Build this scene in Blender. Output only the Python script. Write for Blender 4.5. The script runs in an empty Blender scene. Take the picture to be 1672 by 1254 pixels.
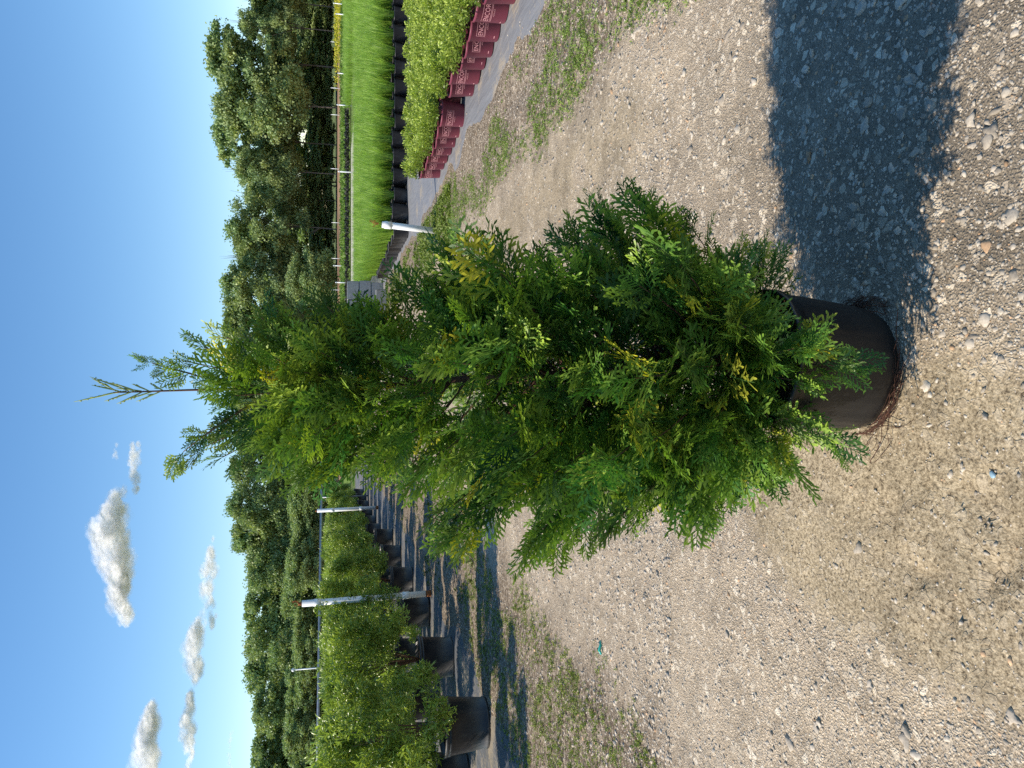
import bpy, math, random
import numpy as np
from mathutils import Vector, Matrix, Euler
R = math.radians
rng = np.random.default_rng(7)
random.seed(7)
sc = bpy.context.scene

# ------------------------------------------------------------------ camera
cam_d = bpy.data.cameras.new('camera'); cam = bpy.data.objects.new('camera', cam_d)
sc.collection.objects.link(cam); sc.camera = cam
cam_d.sensor_fit = 'HORIZONTAL'; cam_d.sensor_width = 36; cam_d.lens = 27.04
cam_d.clip_start = 0.05; cam_d.clip_end = 6000
p = R(13.4)
d = Vector((0, math.cos(p), -math.sin(p))); u = Vector((0, math.sin(p), math.cos(p))); rr = Vector((1, 0, 0))
M = Matrix.Identity(4)                       # the phone is held sideways: picture-left is world-up
for i in range(3):
    M[i][0] = -u[i]; M[i][1] = rr[i]; M[i][2] = -d[i]
M[0][3], M[1][3], M[2][3] = 0, 0, 1.4
cam.matrix_world = M

# ------------------------------------------------------------------ light
SUN_EL, SUN_AZ = R(41), R(5)                 # the sun stands to the left (-X), a little behind the camera
sd = Vector((-math.cos(SUN_EL)*math.cos(SUN_AZ), -math.cos(SUN_EL)*math.sin(SUN_AZ), math.sin(SUN_EL)))
w = bpy.data.worlds.new('World'); sc.world = w; w.use_nodes = True
wn = w.node_tree.nodes; wl = w.node_tree.links
sky = wn.new('ShaderNodeTexSky'); sky.sky_type = 'NISHITA'; sky.sun_disc = False
sky.sun_elevation = SUN_EL; sky.sun_rotation = math.atan2(sd.x, sd.y)
sky.air_density = 1.0; sky.dust_density = 0.0; sky.ozone_density = 2.0
wn['Background'].inputs[1].default_value = 0.135
hs = wn.new('ShaderNodeHueSaturation'); hs.inputs['Saturation'].default_value = 1.22   # a clear, deep blue summer sky
wl.new(sky.outputs[0], hs.inputs['Color']); wl.new(hs.outputs[0], wn['Background'].inputs[0])
sl = bpy.data.lights.new('sun', 'SUN'); sl.energy = 4.9; sl.angle = R(0.55); sl.color = (1, 0.9, 0.76)
so = bpy.data.objects.new('sun', sl); sc.collection.objects.link(so)
so.rotation_euler = (-sd).to_track_quat('-Z', 'Y').to_euler(); so.location = (-5, 0, 8)
sc.view_settings.view_transform = 'Standard'; sc.view_settings.look = 'None'
sc.view_settings.exposure = 0.42; sc.view_settings.gamma = 1
sc.render.engine = 'CYCLES'
sc.cycles.max_bounces = 6; sc.cycles.transparent_max_bounces = 32; sc.cycles.use_denoising = False; sc.cycles.sample_clamp_indirect = 4
sc.cycles.diffuse_bounces = 3; sc.cycles.glossy_bounces = 2; sc.cycles.transmission_bounces = 3

# ------------------------------------------------------------------ helpers
ORD = ['first', 'second', 'third', 'fourth', 'fifth', 'sixth', 'seventh', 'eighth', 'ninth', 'tenth', 'eleventh', 'twelfth',
       'thirteenth', 'fourteenth', 'fifteenth', 'sixteenth', 'seventeenth', 'eighteenth', 'nineteenth', 'twentieth',
       'twenty-first', 'twenty-second', 'twenty-third', 'twenty-fourth', 'twenty-fifth', 'twenty-sixth', 'twenty-seventh',
       'twenty-eighth', 'twenty-ninth', 'thirtieth']
def link(o, parent=None):
    sc.collection.objects.link(o)
    if parent is not None: o.parent = parent
    return o
def tag(o, label=None, cat=None, group=None, kind=None):
    if label: o['label'] = label
    if cat: o['category'] = cat
    if group: o['group'] = group
    if kind: o['kind'] = kind
    return o
def empty(name, loc=(0, 0, 0), rz=0, **k):
    o = bpy.data.objects.new(name, None); o.location = loc; o.rotation_euler = (0, 0, rz); o.empty_display_size = .1
    link(o); return tag(o, **k)
def mesh(name, V, F, mat=None, parent=None, col=None, mi=None, smooth=True, colname='tint'):
    """V (n,3); F (m,k) array or list of such arrays"""
    V = np.asarray(V, dtype=np.float32)
    Fs = [np.asarray(f, dtype=np.int32) for f in (F if isinstance(F, list) else [F]) if len(f)]
    me = bpy.data.meshes.new(name)
    me.vertices.add(len(V)); me.vertices.foreach_set('co', V.ravel())
    idx = np.concatenate([f.ravel() for f in Fs]); tot = np.concatenate([np.full(len(f), f.shape[1], np.int32) for f in Fs])
    start = np.concatenate([[0], np.cumsum(tot)[:-1]]).astype(np.int32)
    me.loops.add(len(idx)); me.loops.foreach_set('vertex_index', idx)
    me.polygons.add(len(tot)); me.polygons.foreach_set('loop_start', start)
    if mi is not None: me.polygons.foreach_set('material_index', np.asarray(mi, dtype=np.int32))
    if smooth: me.polygons.foreach_set('use_smooth', np.ones(len(tot), dtype=bool))
    me.update(calc_edges=True)
    if col is not None:
        a = me.color_attributes.new(colname, 'FLOAT_COLOR', 'POINT')
        c = np.ones((len(V), 4), np.float32); c[:, :col.shape[1]] = col
        a.data.foreach_set('color', c.ravel())
    for m_ in (mat if isinstance(mat, (list, tuple)) else [mat]):
        if m_ is not None: me.materials.append(m_)
    o = bpy.data.objects.new(name, me); link(o, parent); return o
class MB:
    """collects shapes, builds one mesh"""
    def __init__(s): s.V = []; s.Q = []; s.T = []; s.n = 0
    def add(s, V, Q=None, T=None):
        V = np.asarray(V, float)
        if Q is not None and len(Q): s.Q.append(np.asarray(Q)+s.n)
        if T is not None and len(T): s.T.append(np.asarray(T)+s.n)
        s.V.append(V); s.n += len(V); return s
    def tube(s, pts, rad, seg=8, cap=True):
        pts = [Vector(q) for q in pts]; n = len(pts)
        rad = rad if hasattr(rad, '__len__') else [rad]*n
        V = []; up = Vector((0.13, 0.2, 1)).normalized()
        for i, q in enumerate(pts):
            t = (pts[min(i+1, n-1)]-pts[max(i-1, 0)]).normalized()
            a = t.cross(up if abs(t.dot(up)) < .95 else Vector((1, 0, 0))).normalized(); b = t.cross(a)
            for k in range(seg):
                an = 2*math.pi*k/seg; V.append(q+(a*math.cos(an)+b*math.sin(an))*rad[i])
        Q = [(i*seg+k, i*seg+(k+1) % seg, (i+1)*seg+(k+1) % seg, (i+1)*seg+k) for i in range(n-1) for k in range(seg)]
        T = []
        if cap:
            V.append(pts[0]); V.append(pts[-1]); c0 = n*seg
            T = [(c0, (k+1) % seg, k) for k in range(seg)]+[(c0+1, (n-1)*seg+k, (n-1)*seg+(k+1) % seg) for k in range(seg)]
        return s.add([tuple(v) for v in V], Q, T)
    def lathe(s, prof, seg=32, jit=None, cen=(0, 0)):
        V = []
        for (r_, z_) in prof:
            for k in range(seg):
                a = 2*math.pi*k/seg; r2 = r_*(1+(jit(a, z_) if jit else 0))
                V.append((cen[0]+r2*math.cos(a), cen[1]+r2*math.sin(a), z_))
        Q = [(i*seg+k, i*seg+(k+1) % seg, (i+1)*seg+(k+1) % seg, (i+1)*seg+k) for i in range(len(prof)-1) for k in range(seg)]
        return s.add(V, Q)
    def box(s, c, h, rz=0):
        V = []
        for dx in (-1, 1):
            for dy in (-1, 1):
                for dz in (-1, 1):
                    x, y = dx*h[0], dy*h[1]
                    V.append((c[0]+x*math.cos(rz)-y*math.sin(rz), c[1]+x*math.sin(rz)+y*math.cos(rz), c[2]+dz*h[2]))
        return s.add(V, [(0, 1, 3, 2), (4, 6, 7, 5), (0, 4, 5, 1), (2, 3, 7, 6), (0, 2, 6, 4), (1, 5, 7, 3)])
    def build(s, name, mat, parent=None, smooth=True, **k):
        F = ([np.concatenate(s.Q)] if s.Q else [])+([np.concatenate(s.T)] if s.T else [])
        return mesh(name, np.concatenate(s.V), F, mat, parent, smooth=smooth, **k)
def vnoise(x, y, seed=0, per=512):
    g = np.random.default_rng(seed).random((per, per))
    xi = np.floor(x).astype(int); yi = np.floor(y).astype(int); fx = x-xi; fy = y-yi
    fx = fx*fx*(3-2*fx); fy = fy*fy*(3-2*fy)
    a = g[xi % per, yi % per]; b = g[(xi+1) % per, yi % per]; c = g[xi % per, (yi+1) % per]; e = g[(xi+1) % per, (yi+1) % per]
    return (a*(1-fx)+b*fx)*(1-fy)+(c*(1-fx)+e*fx)*fy
def fbm(x, y, seed=0, oct=4, gain=.5):
    s = 0; a = 1; t = 0
    for k in range(oct):
        s = s+a*vnoise(x*2**k+17.3*k, y*2**k+5.1*k, seed+k); t += a; a *= gain
    return s/t
def sstep(a, b, x):
    t = np.clip((x-a)/(b-a), 0, 1); return t*t*(3-2*t)
def rotmats(yaw, pitch, roll):
    """local +x -> direction of yaw, pitch up; roll about it"""
    cy, sy, cp, sp, cr, sr = np.cos(yaw), np.sin(yaw), np.cos(pitch), np.sin(pitch), np.cos(roll), np.sin(roll)
    X = np.stack([cy*cp, sy*cp, sp], -1); Y0 = np.stack([-sy, cy, 0*sy], -1); Z0 = np.cross(X, Y0)
    Y = Y0*cr[..., None]+Z0*sr[..., None]; Z = np.cross(X, Y)
    return np.stack([X, Y, Z], -1)
def stamp(tv, tf, Rm, T, S, tcol=None, ccol=None):
    """copies of a template (tv,tf) by rotation, place and size; colour = template colour with per-copy colour multiplied/added"""
    k = len(T); n = len(tv)
    S = np.asarray(S, float); S = S[:, None] if S.ndim == 1 else S
    V = np.einsum('kij,knj->kni', Rm, tv[None]*S[:, None, :])+T[:, None, :]
    F = (tf[None]+(np.arange(k)*n)[:, None, None]).reshape(-1, tf.shape[1])
    C = None
    if ccol is not None:
        C = np.repeat(ccol[:, None, :], n, 1).astype(np.float32)
        if tcol is not None: C = C*tcol[None]
        C = C.reshape(-1, C.shape[-1])
    return V.reshape(-1, 3), F, C

# ------------------------------------------------------------------ materials
class NT:
    def __init__(s, name):
        s.m = bpy.data.materials.new(name); s.m.use_nodes = True; s.t = s.m.node_tree; s.b = s.t.nodes['Principled BSDF']
        s.out = s.t.nodes['Material Output']
    def n(s, typ, ins=None, **kw):
        q = s.t.nodes.new(typ)
        for k, v in kw.items(): setattr(q, k, v)
        for k, v in (ins or {}).items(): s.set(q, k, v)
        return q
    def set(s, q, k, v):
        if isinstance(v, bpy.types.NodeSocket): s.t.links.new(v, q.inputs[k])
        elif isinstance(v, bpy.types.Node): s.t.links.new(v.outputs[0], q.inputs[k])
        else: q.inputs[k].default_value = v
    def obj(s): return s.n('ShaderNodeTexCoord').outputs['Object']
    def noise(s, vec, scale, detail=3, rough=.55, out=0):
        return s.n('ShaderNodeTexNoise', {'Vector': vec, 'Scale': scale, 'Detail': detail, 'Roughness': rough}).outputs[out]
    def vor(s, vec, scale, feature='F1', out=0, rnd=1.0):
        return s.n('ShaderNodeTexVoronoi', {'Vector': vec, 'Scale': scale, 'Randomness': rnd}, feature=feature).outputs[out]
    def ramp(s, fac, stops):
        q = s.n('ShaderNodeValToRGB', {0: fac}); e = q.color_ramp.elements
        while len(e) < len(stops): e.new(.5)
        for k, (pos, c) in enumerate(stops):
            e[k].position = pos; e[k].color = (*c, 1) if hasattr(c, '__len__') else (c, c, c, 1)
        return q.outputs[0]
    def mix(s, f, a, b, mode='MIX'):
        q = s.n('ShaderNodeMix', data_type='RGBA', blend_type=mode)
        for k, v in ((0, f), (6, a), (7, b)):
            if isinstance(v, tuple) and len(v) == 3: v = (*v, 1)
            s.set(q, k, v)
        return q.outputs[2]
    def math(s, op, a, b=0.0, c=None):
        q = s.n('ShaderNodeMath', operation=op); s.set(q, 0, a); s.set(q, 1, b)
        if c is not None: s.set(q, 2, c)
        return q.outputs[0]
    def attr(s, name='tint', out=0): return s.n('ShaderNodeAttribute', attribute_name=name).outputs[out]
    def sep(s, c): return s.n('ShaderNodeSeparateColor', {0: c}).outputs
    def bump(s, h, strength=.5, dist=.01, normal=None):
        q = s.n('ShaderNodeBump', {'Height': h, 'Strength': strength, 'Distance': dist})
        if normal is not None: s.set(q, 'Normal', normal)
        return q.outputs[0]
    def P(s, **k):
        names = dict(color='Base Color', rough='Roughness', metal='Metallic', normal='Normal', spec='Specular IOR Level')
        for a, v in k.items():
            if isinstance(v, tuple) and len(v) == 3: v = (*v, 1)
            s.set(s.b, names[a], v)
        return s
def leaf_mat(name, trans=.35, rough=.45, spec=.4, attr='tint', var=.25, vs=9.0):
    """leaf colour comes from the mesh's own per-leaf tint; some light passes through"""
    q = NT(name); c = q.attr(attr); nz = q.noise(q.obj(), vs, 2)
    c = q.mix(1.0, c, q.ramp(nz, [(.3, 1-var), (.7, 1+var)]), 'MULTIPLY')
    q.P(color=c, rough=rough, spec=spec)
    t = q.n('ShaderNodeBsdfTranslucent', {'Color': q.mix(1.0, c, (1.25, 1.35, .6), 'MULTIPLY')})
    mx = q.n('ShaderNodeMixShader', {0: trans, 1: q.b.outputs[0], 2: t.outputs[0]})
    q.t.links.new(mx.outputs[0], q.out.inputs[0]); return q.m
def plain(name, color, rough=.6, spec=.5, nscale=20, nvar=.15, bump=0.0, metal=0.0, bscale=60):
    q = NT(name); o = q.obj(); nz = q.noise(o, nscale, 4)
    c = q.mix(1.0, color, q.ramp(nz, [(.3, 1-nvar), (.7, 1+nvar)]), 'MULTIPLY')
    q.P(color=c, rough=rough, spec=spec, metal=metal)
    if bump: q.P(normal=q.bump(q.noise(o, bscale, 4), bump, .004))
    return q.m
M_thuja = leaf_mat('thuja_leaf', .24, .45, .35, var=.25, vs=14)
M_shrub = leaf_mat('shrub_leaf', .3, .3, .5, var=.2)
M_azalea = leaf_mat('azalea_leaf', .3, .35, .5)
M_grassblade = leaf_mat('grass_blade', .35, .45, .4)
M_weed = leaf_mat('weed_leaf', .3, .5, .3)
M_tree = leaf_mat('tree_leaf', .25, .5, .3, var=.3, vs=.6)
def bark_mat(name, c1, c2, sc_=30):
    q = NT(name); o = q.obj(); nz = q.noise(q.n('ShaderNodeMapping', {'Vector': o, 'Scale': (1, 1, .25)}).outputs[0], sc_, 5)
    q.P(color=q.ramp(nz, [(.3, c1), (.7, c2)]), rough=.85, spec=.2, normal=q.bump(nz, .6, .004)); return q.m
M_bark = bark_mat('arborvitae_bark', (.07, .038, .025), (.17, .095, .06))
M_treebark = bark_mat('woodland_bark', (.07, .055, .045), (.2, .17, .14), 3)
M_soil = plain('potting_soil', (.06, .04, .028), .95, .1, 60, .5, .8, bscale=120)
M_root = plain('dry_root', (.075, .034, .022), .85, .2, 30, .4)
def black_plastic(name, col, ribs=False, rough=.42, dust=(.11, .10, .09)):
    q = NT(name); o = q.obj(); nz = q.noise(q.n('ShaderNodeMapping', {'Vector': o, 'Scale': (1, 1, .18)}).outputs[0], 26, 5)
    n2 = q.noise(o, 5, 4)
    c = q.mix(q.math('MULTIPLY', q.ramp(n2, [(.45, 0.0), (.75, 1.0)]), q.ramp(nz, [(.4, .1), (.75, .75)])), col, dust)
    q.P(color=c, rough=q.ramp(n2, [(.3, rough-.08), (.7, rough+.18)]), spec=.5, normal=q.bump(nz, .6, .005)); return q.m
M_black = black_plastic('black_pot_plastic', (.014, .014, .016))
M_bag = black_plastic('black_grow_pot', (.008, .008, .009), rough=.4, dust=(.035, .032, .030))
M_grey = black_plastic('dusty_black_plastic', (.025, .025, .028), dust=(.2, .2, .2), rough=.5)
M_maroon = plain('maroon_pot_plastic', (.17, .032, .055), .45, .45, 9, .14)
M_print = plain('pale_print', (.46, .22, .24), .6, .3, 200, .3)
M_white = plain('white_pvc', (.78, .79, .78), .32, .5, 12, .06)
M_rust = plain('rust', (.24, .085, .03), .85, .2, 60, .5, .5)
M_steel = plain('galvanised_steel', (.32, .35, .38), .5, .5, 10, .2, metal=.6)
M_block = plain('concrete_block', (.30, .30, .29), .9, .2, 14, .22, .5)

# ------------------------------------------------------------------ ground (one sheet to the horizon)
def axis(a, b, step, far, g=1.13, near=None):
    core = np.arange(a, b+1e-6, step); out = [core[-1]]; s = step
    while out[-1] < far: s *= g; out.append(out[-1]+s)
    pos = np.array(out[1:])
    return core, pos
cx, px_ = axis(-2.6, 2.6, .02, 2500); xs = np.concatenate([-px_[::-1], cx, px_])
cy, py_ = axis(.8, 6.0, .02, 3500, 1.06); _, ny_ = axis(0, .02, .02, 800, 1.3)
ys = np.concatenate([(.8-ny_)[::-1], cy, py_])
GX, GY = np.meshgrid(xs, ys, indexing='ij')
near = 1-sstep(8, 25, np.hypot(GX, GY))
def ground_z(X, Y):
    z = (fbm(X*1.1+40, Y*1.1+40, 3, 3)-.5)*.035 + (fbm(X*5+90, Y*5+90, 8, 3)-.5)*.010 + (fbm(X*22+200, Y*22+200, 18, 2)-.5)*.005
    edge = sstep(1.3, 2.2, np.abs(X-.1)); z = z+edge*(fbm(X*2.2+70, Y*.9+70, 33, 3)-.45)*.07   # bumpy verges
    z = z-.016*np.exp(-((X+.38)/.2)**2-((Y-1.5)/.2)**2)*sstep(.45, .7, fbm(X*9+3, Y*16+3, 93, 3))*2   # scuffed hollow
    return z*(1-sstep(8, 25, np.hypot(X, Y)))
def zones(X, Y):
    """R tan mud, G dark fine grit, also darkened for the tree shadow, B weedy soil"""
    n1 = fbm(X*.9+11, Y*.9+11, 51, 4); n2 = fbm(X*2.6+31, Y*2.6+31, 61, 4)
    tan_ = sstep(.42, .7, .95*np.exp(-((X+.32)/.36)**2)*(1-sstep(1.7, 3.0, Y))+.5*(n1-.5)+.35*(n2-.5)+.1)
    tan_ = np.maximum(tan_, .8*np.exp(-((X-1.25)/.3)**2)*sstep(2.8, 3.6, Y)*sstep(.3, .6, n2+.1))
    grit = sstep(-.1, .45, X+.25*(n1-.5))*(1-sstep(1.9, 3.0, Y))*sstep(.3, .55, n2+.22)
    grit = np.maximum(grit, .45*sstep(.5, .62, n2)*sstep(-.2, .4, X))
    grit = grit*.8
    weed = sstep(1.45, 1.95, X+.5*(n2-.5)-.08*(Y-4)*0)*.9
    weed = np.maximum(weed, sstep(1.35, 1.9, -X+.7*(n2-.5)+.05*(Y-3)))
    return np.stack([tan_, grit, weed], -1)
GZ = ground_z(GX, GY)
V = np.stack([GX, GY, GZ], -1).reshape(-1, 3)
nx, ny = len(xs), len(ys)
I = np.arange(nx*ny).reshape(nx, ny)
F = np.stack([I[:-1, :-1], I[1:, :-1], I[1:, 1:], I[:-1, 1:]], -1).reshape(-1, 4)
q = NT('gravel_ground'); o = q.obj()
zn = q.sep(q.attr('tint'))
wob = q.mix(.035, o, q.noise(o, 14, 2, out=1))
big = q.vor(wob, 42, out=0); bigc = q.vor(wob, 42, out=1); bige = q.vor(wob, 42, 'DISTANCE_TO_EDGE')
sml = q.vor(wob, 150, out=0); smlc = q.vor(wob, 150, out=1)
tin = q.vor(o, 300, out=1)
fine = q.noise(o, 260, 4, .65); med = q.noise(o, 9, 4); broad = q.noise(o, 1.3, 3)
peb_col = q.ramp(q.sep(smlc)[0], [(0, (.24, .205, .16)), (.35, (.38, .33, .265)), (.75, (.50, .44, .36)), (1, (.68, .61, .51))])
bigr = q.sep(bigc)
bigcol = q.ramp(bigr[1], [(0, (.34, .30, .25)), (.6, (.50, .45, .37)), (1, (.68, .63, .54))])
bigmask = q.math('MULTIPLY', q.ramp(bigr[0], [(.72, 0.0), (.75, 1.0)]), q.ramp(bige, [(.05, 0.0), (.09, 1.0)]))
matrix = q.ramp(fine, [(.36, (.21, .175, .13)), (.62, (.44, .38, .30))])
peb = q.mix(q.ramp(sml, [(.35, 1.0), (.62, 0.0)]), matrix, peb_col)
tn = q.noise(o, 95, 6, .75)
tan_c = q.ramp(tn, [(.36, (.075, .06, .042)), (.44, (.24, .20, .14)), (.52, (.35, .30, .215)), (.66, (.52, .455, .345))])
grit_shade_c = q.mix(q.math('MULTIPLY', q.ramp(sml, [(.3, 1.0), (.5, 0.0)]), q.ramp(med, [(.42, .15), (.6, .9)])), q.ramp(fine, [(.35, (.08, .073, .062)), (.7, (.24, .215, .18))]), q.mix(.72, peb_col, (.10, .095, .085)))  # dark grit, its colour lowered further to deepen the tree's shadow
soil_c = q.mix(q.ramp(q.noise(o, 34, 4), [(.42, 0.0), (.6, 1.0)]), q.ramp(fine, [(.3, (.07, .055, .04)), (.7, (.17, .135, .10))]), q.ramp(q.sep(smlc)[1], [(0, (.16, .13, .1)), (.7, (.36, .31, .25)), (1, (.6, .55, .47))]))
c = q.mix(zn[1], peb, grit_shade_c)
c = q.mix(zn[0], c, tan_c)
thin = q.ramp(bigr[2], [(.55, 0.0), (.6, 1.0)])
bigmask = q.math('MULTIPLY', bigmask, q.math('SUBTRACT', 1.0, q.math('MULTIPLY', zn[1], thin)))
c = q.mix(q.math('MULTIPLY', bigmask, q.math('SUBTRACT', 1.0, q.math('MULTIPLY', zn[0], .8))), c, bigcol)
c = q.mix(zn[2], c, soil_c)
c = q.mix(1.0, c, q.ramp(broad, [(.3, (.99, .92, .82)), (.7, (1.24, 1.16, 1.03))]), 'MULTIPLY')
c = q.mix(1.0, c, q.ramp(q.noise(o, 5.5, 6, .7), [(.32, .72), (.5, 1.0), (.7, 1.16)]), 'MULTIPLY')
geo = q.n('ShaderNodeSeparateXYZ', {0: o}).outputs
far_mask = q.ramp(q.math('DIVIDE', q.n('ShaderNodeVectorMath', {0: o}, operation='LENGTH').outputs['Value'], 100), [(.24, 0.0), (.30, 1.0)])
far_c = q.ramp(q.noise(o, .25, 4), [(.35, (.13, .15, .05)), (.65, (.09, .13, .03))])
c = q.mix(far_mask, c, far_c)
h1 = q.math('MULTIPLY', q.ramp(sml, [(.0, 1.0), (.6, 0.0)]), q.math('SUBTRACT', 1.0, q.math('MULTIPLY', zn[0], .75)))
h2 = q.math('MULTIPLY', bigmask, .8)
h3 = q.noise(o, 70, 5, .7)
h = q.math('ADD', q.math('ADD', h1, h2), q.math('MULTIPLY', h3, .9))
q.P(color=c, rough=.95, spec=.15, normal=q.bump(h, .6, .008))
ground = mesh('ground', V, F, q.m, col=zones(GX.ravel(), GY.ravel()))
tag(ground, kind='structure')

# landscape fabric under the beds
def sheet(name, x0, x1, y0, y1, z, mat, nxs, nys, ej=.08, bump=.012, seed=5, lab=None):
    X, Y = np.meshgrid(np.linspace(0, 1, nxs), np.linspace(0, 1, nys), indexing='ij')
    yy = y0+(y1-y0)*Y
    xl = x0+ej*(fbm(yy*1.3+9, yy*0+3, seed, 3)-.5)*4
    xr = x1+ej*(fbm(yy*1.3+59, yy*0+3, seed+9, 3)-.5)*4
    XX = xl+(xr-xl)*X
    ZZ = np.maximum(z+(fbm(XX*3+20, yy*1.2+20, seed+3, 4)-.5)*bump*2, ground_z(XX, yy)+.006)
    for e in (0, -1): ZZ[e] = ground_z(XX[e], yy[e])-.015
    I = np.arange(nxs*nys).reshape(nxs, nys)
    F = np.stack([I[:-1, :-1], I[1:, :-1], I[1:, 1:], I[:-1, 1:]], -1).reshape(-1, 4)
    ob = mesh(name, np.stack([XX, yy, ZZ], -1).reshape(-1, 3), F, mat); tag(ob, kind='structure'); return ob
def fabric_mat(name, c1, c2, dirt, amt):
    q = NT(name); o = q.obj(); n1 = q.noise(o, 2.2, 5, .65); n2 = q.noise(q.n('ShaderNodeMapping', {'Vector': o, 'Scale': (3, .5, 1)}).outputs[0], 6, 5)
    n3 = q.noise(o, 45, 4, .7)
    c = q.mix(n2, c1, c2)
    c = q.mix(q.ramp(q.math('ADD', n1, q.math('MULTIPLY', q.math('SUBTRACT', n3, .5), .5)), [(amt, 0.0), (amt+.12, 1.0)]), c, dirt)
    q.P(color=c, rough=.75, spec=.3, normal=q.bump(n2, .6, .02)); return q.m
M_fabR = fabric_mat('weathered_fabric', (.16, .165, .175), (.25, .25, .255), (.34, .29, .22), .55)
M_fabL = fabric_mat('dirty_fabric', (.06, .065, .075), (.16, .165, .17), (.27, .23, .17), .5)
sheet('landscape_fabric', 2.42, 24, 2.2, 44, .004, M_fabR, 150, 420, ej=.11)
sheet('landscape_fabric', -22, -2.75, 2.2, 42, .012, M_fabL, 120, 220, seed=45)

# far strips: pale aisle, green field, flower bed, brown track
def strip(name, x0, x1, y0, y1, z, c1, c2, sc_=1.0, bump=.3):
    q = NT(name+'_cover'); o = q.obj(); n1 = q.noise(o, sc_, 5, .7)
    q.P(color=q.ramp(n1, [(.3, c1), (.7, c2)]), rough=.95, spec=.1, normal=q.bump(n1, bump, .1))
    X = np.linspace(x0, x1, 60); Y = np.linspace(y0, y1, 12); A, B = np.meshgrid(X, Y, indexing='ij')
    I = np.arange(60*12).reshape(60, 12); F = np.stack([I[:-1, :-1], I[1:, :-1], I[1:, 1:], I[:-1, 1:]], -1).reshape(-1, 4)
    return tag(mesh(name, np.stack([A, B, A*0+z], -1).reshape(-1, 3), F, q.m), kind='structure')
strip('gravel_path', -3, 15, 44.5, 50, .02, (.40, .36, .30), (.58, .54, .46), .8)
strip('green_field', -90, 120, 52, 84, .02, (.11, .17, .03), (.17, .25, .05), .5)
strip('dirt_road', -110, 150, 84, 140, .03, (.24, .15, .09), (.33, .22, .14), .3)

# ------------------------------------------------------------------ loose gravel: stones lying in the surface
def ico(sub):
    import bmesh
    b = bmesh.new(); bmesh.ops.create_icosphere(b, subdivisions=sub, radius=1)
    V = np.array([v.co[:] for v in b.verts]); F = np.array([[v.index for v in f.verts] for f in b.faces]); b.free(); return V, F
iv1, if1 = ico(1); iv2, if2 = ico(2)
def stones(n, y0, y1, xw, smin, smax, tmpl, seed, keep, x0=0.0):
    r = np.random.default_rng(seed)
    Y = y0+(y1-y0)*r.random(n)**1.35; X = x0+(r.random(n)*2-1)*xw(Y)
    zs = zones(X, Y); m = r.random(n) < keep(X, Y, zs)
    X, Y, zs = X[m], Y[m], zs[m]; n = len(X)
    s = smin*(smax/smin)**(r.random(n)**3.4)
    S = np.stack([s*r.uniform(.8, 1.3, n), s*r.uniform(.6, 1, n), s*r.uniform(.28, .5, n)], -1)
    Rm = rotmats(r.random(n)*6.28, r.normal(0, .22, n), r.normal(0, .22, n))
    Z = ground_z(X, Y)+S[:, 2]*r.uniform(-.55, .15, n)
    b = r.random(n); base = np.array([.34, .29, .225])[None]*(1-b[:, None])+np.array([.58, .51, .41])[None]*b[:, None]
    base = base*(1-.3*zs[:, 1:2]*r.random((n, 1)))  # stones in the grit zone painted darker too, deepening the shadow
    red = (r.random(n) < .05)[:, None]; base = np.where(red, base*np.array([1.05, .8, .6]), base)
    tv = tmpl[0]*(1+.22*np.random.default_rng(seed+1).normal(size=(len(tmpl[0]), 1)))
    return stamp(tv, tmpl[1], Rm, np.stack([X, Y, Z], -1), S, None, base)
parts = []
wv = lambda Y: .56*Y+.15
for k in range(4):
    parts.append(stones(7000, .95, 3.4, wv, .003, .009, (iv1, if1), 100+k*7, lambda X, Y, z: (1-.8*z[:, 0])*(1-.5*z[:, 2])))
    parts.append(stones(480, .95, 4.2, wv, .008, .021, (iv2, if2), 200+k*7, lambda X, Y, z: (1-.85*z[:, 0])*(1-.5*z[:, 2])*(.35+.65*(X > -.1))))
parts.append(stones(9000, 2.2, 13, lambda Y: 0*Y+.45, .005, .013, (iv1, if1), 351, lambda X, Y, z: 1.0, 2.25))
parts.append(stones(14000, 3.0, 8.5, wv, .006, .014, (iv1, if1), 301, lambda X, Y, z: (1-.7*z[:, 0])))
Vs, Fs, Cs, nn = [], [], [], 0
for (v, f, c_) in parts:
    Vs.append(v); Fs.append(f+nn); Cs.append(c_); nn += len(v)
q = NT('stone'); o = q.obj(); nz = q.noise(o, 180, 4)
q.P(color=q.mix(1.0, q.attr('tint'), q.ramp(nz, [(.3, .8), (.7, 1.15)]), 'MULTIPLY'), rough=.85, spec=.25, normal=q.bump(nz, .3, .002))
gv = mesh('gravel', np.concatenate(Vs), np.concatenate(Fs), q.m, col=np.concatenate(Cs), smooth=True)
tag(gv, 'loose pale gravel stones set in the compacted track', 'gravel', kind='stuff')

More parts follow.
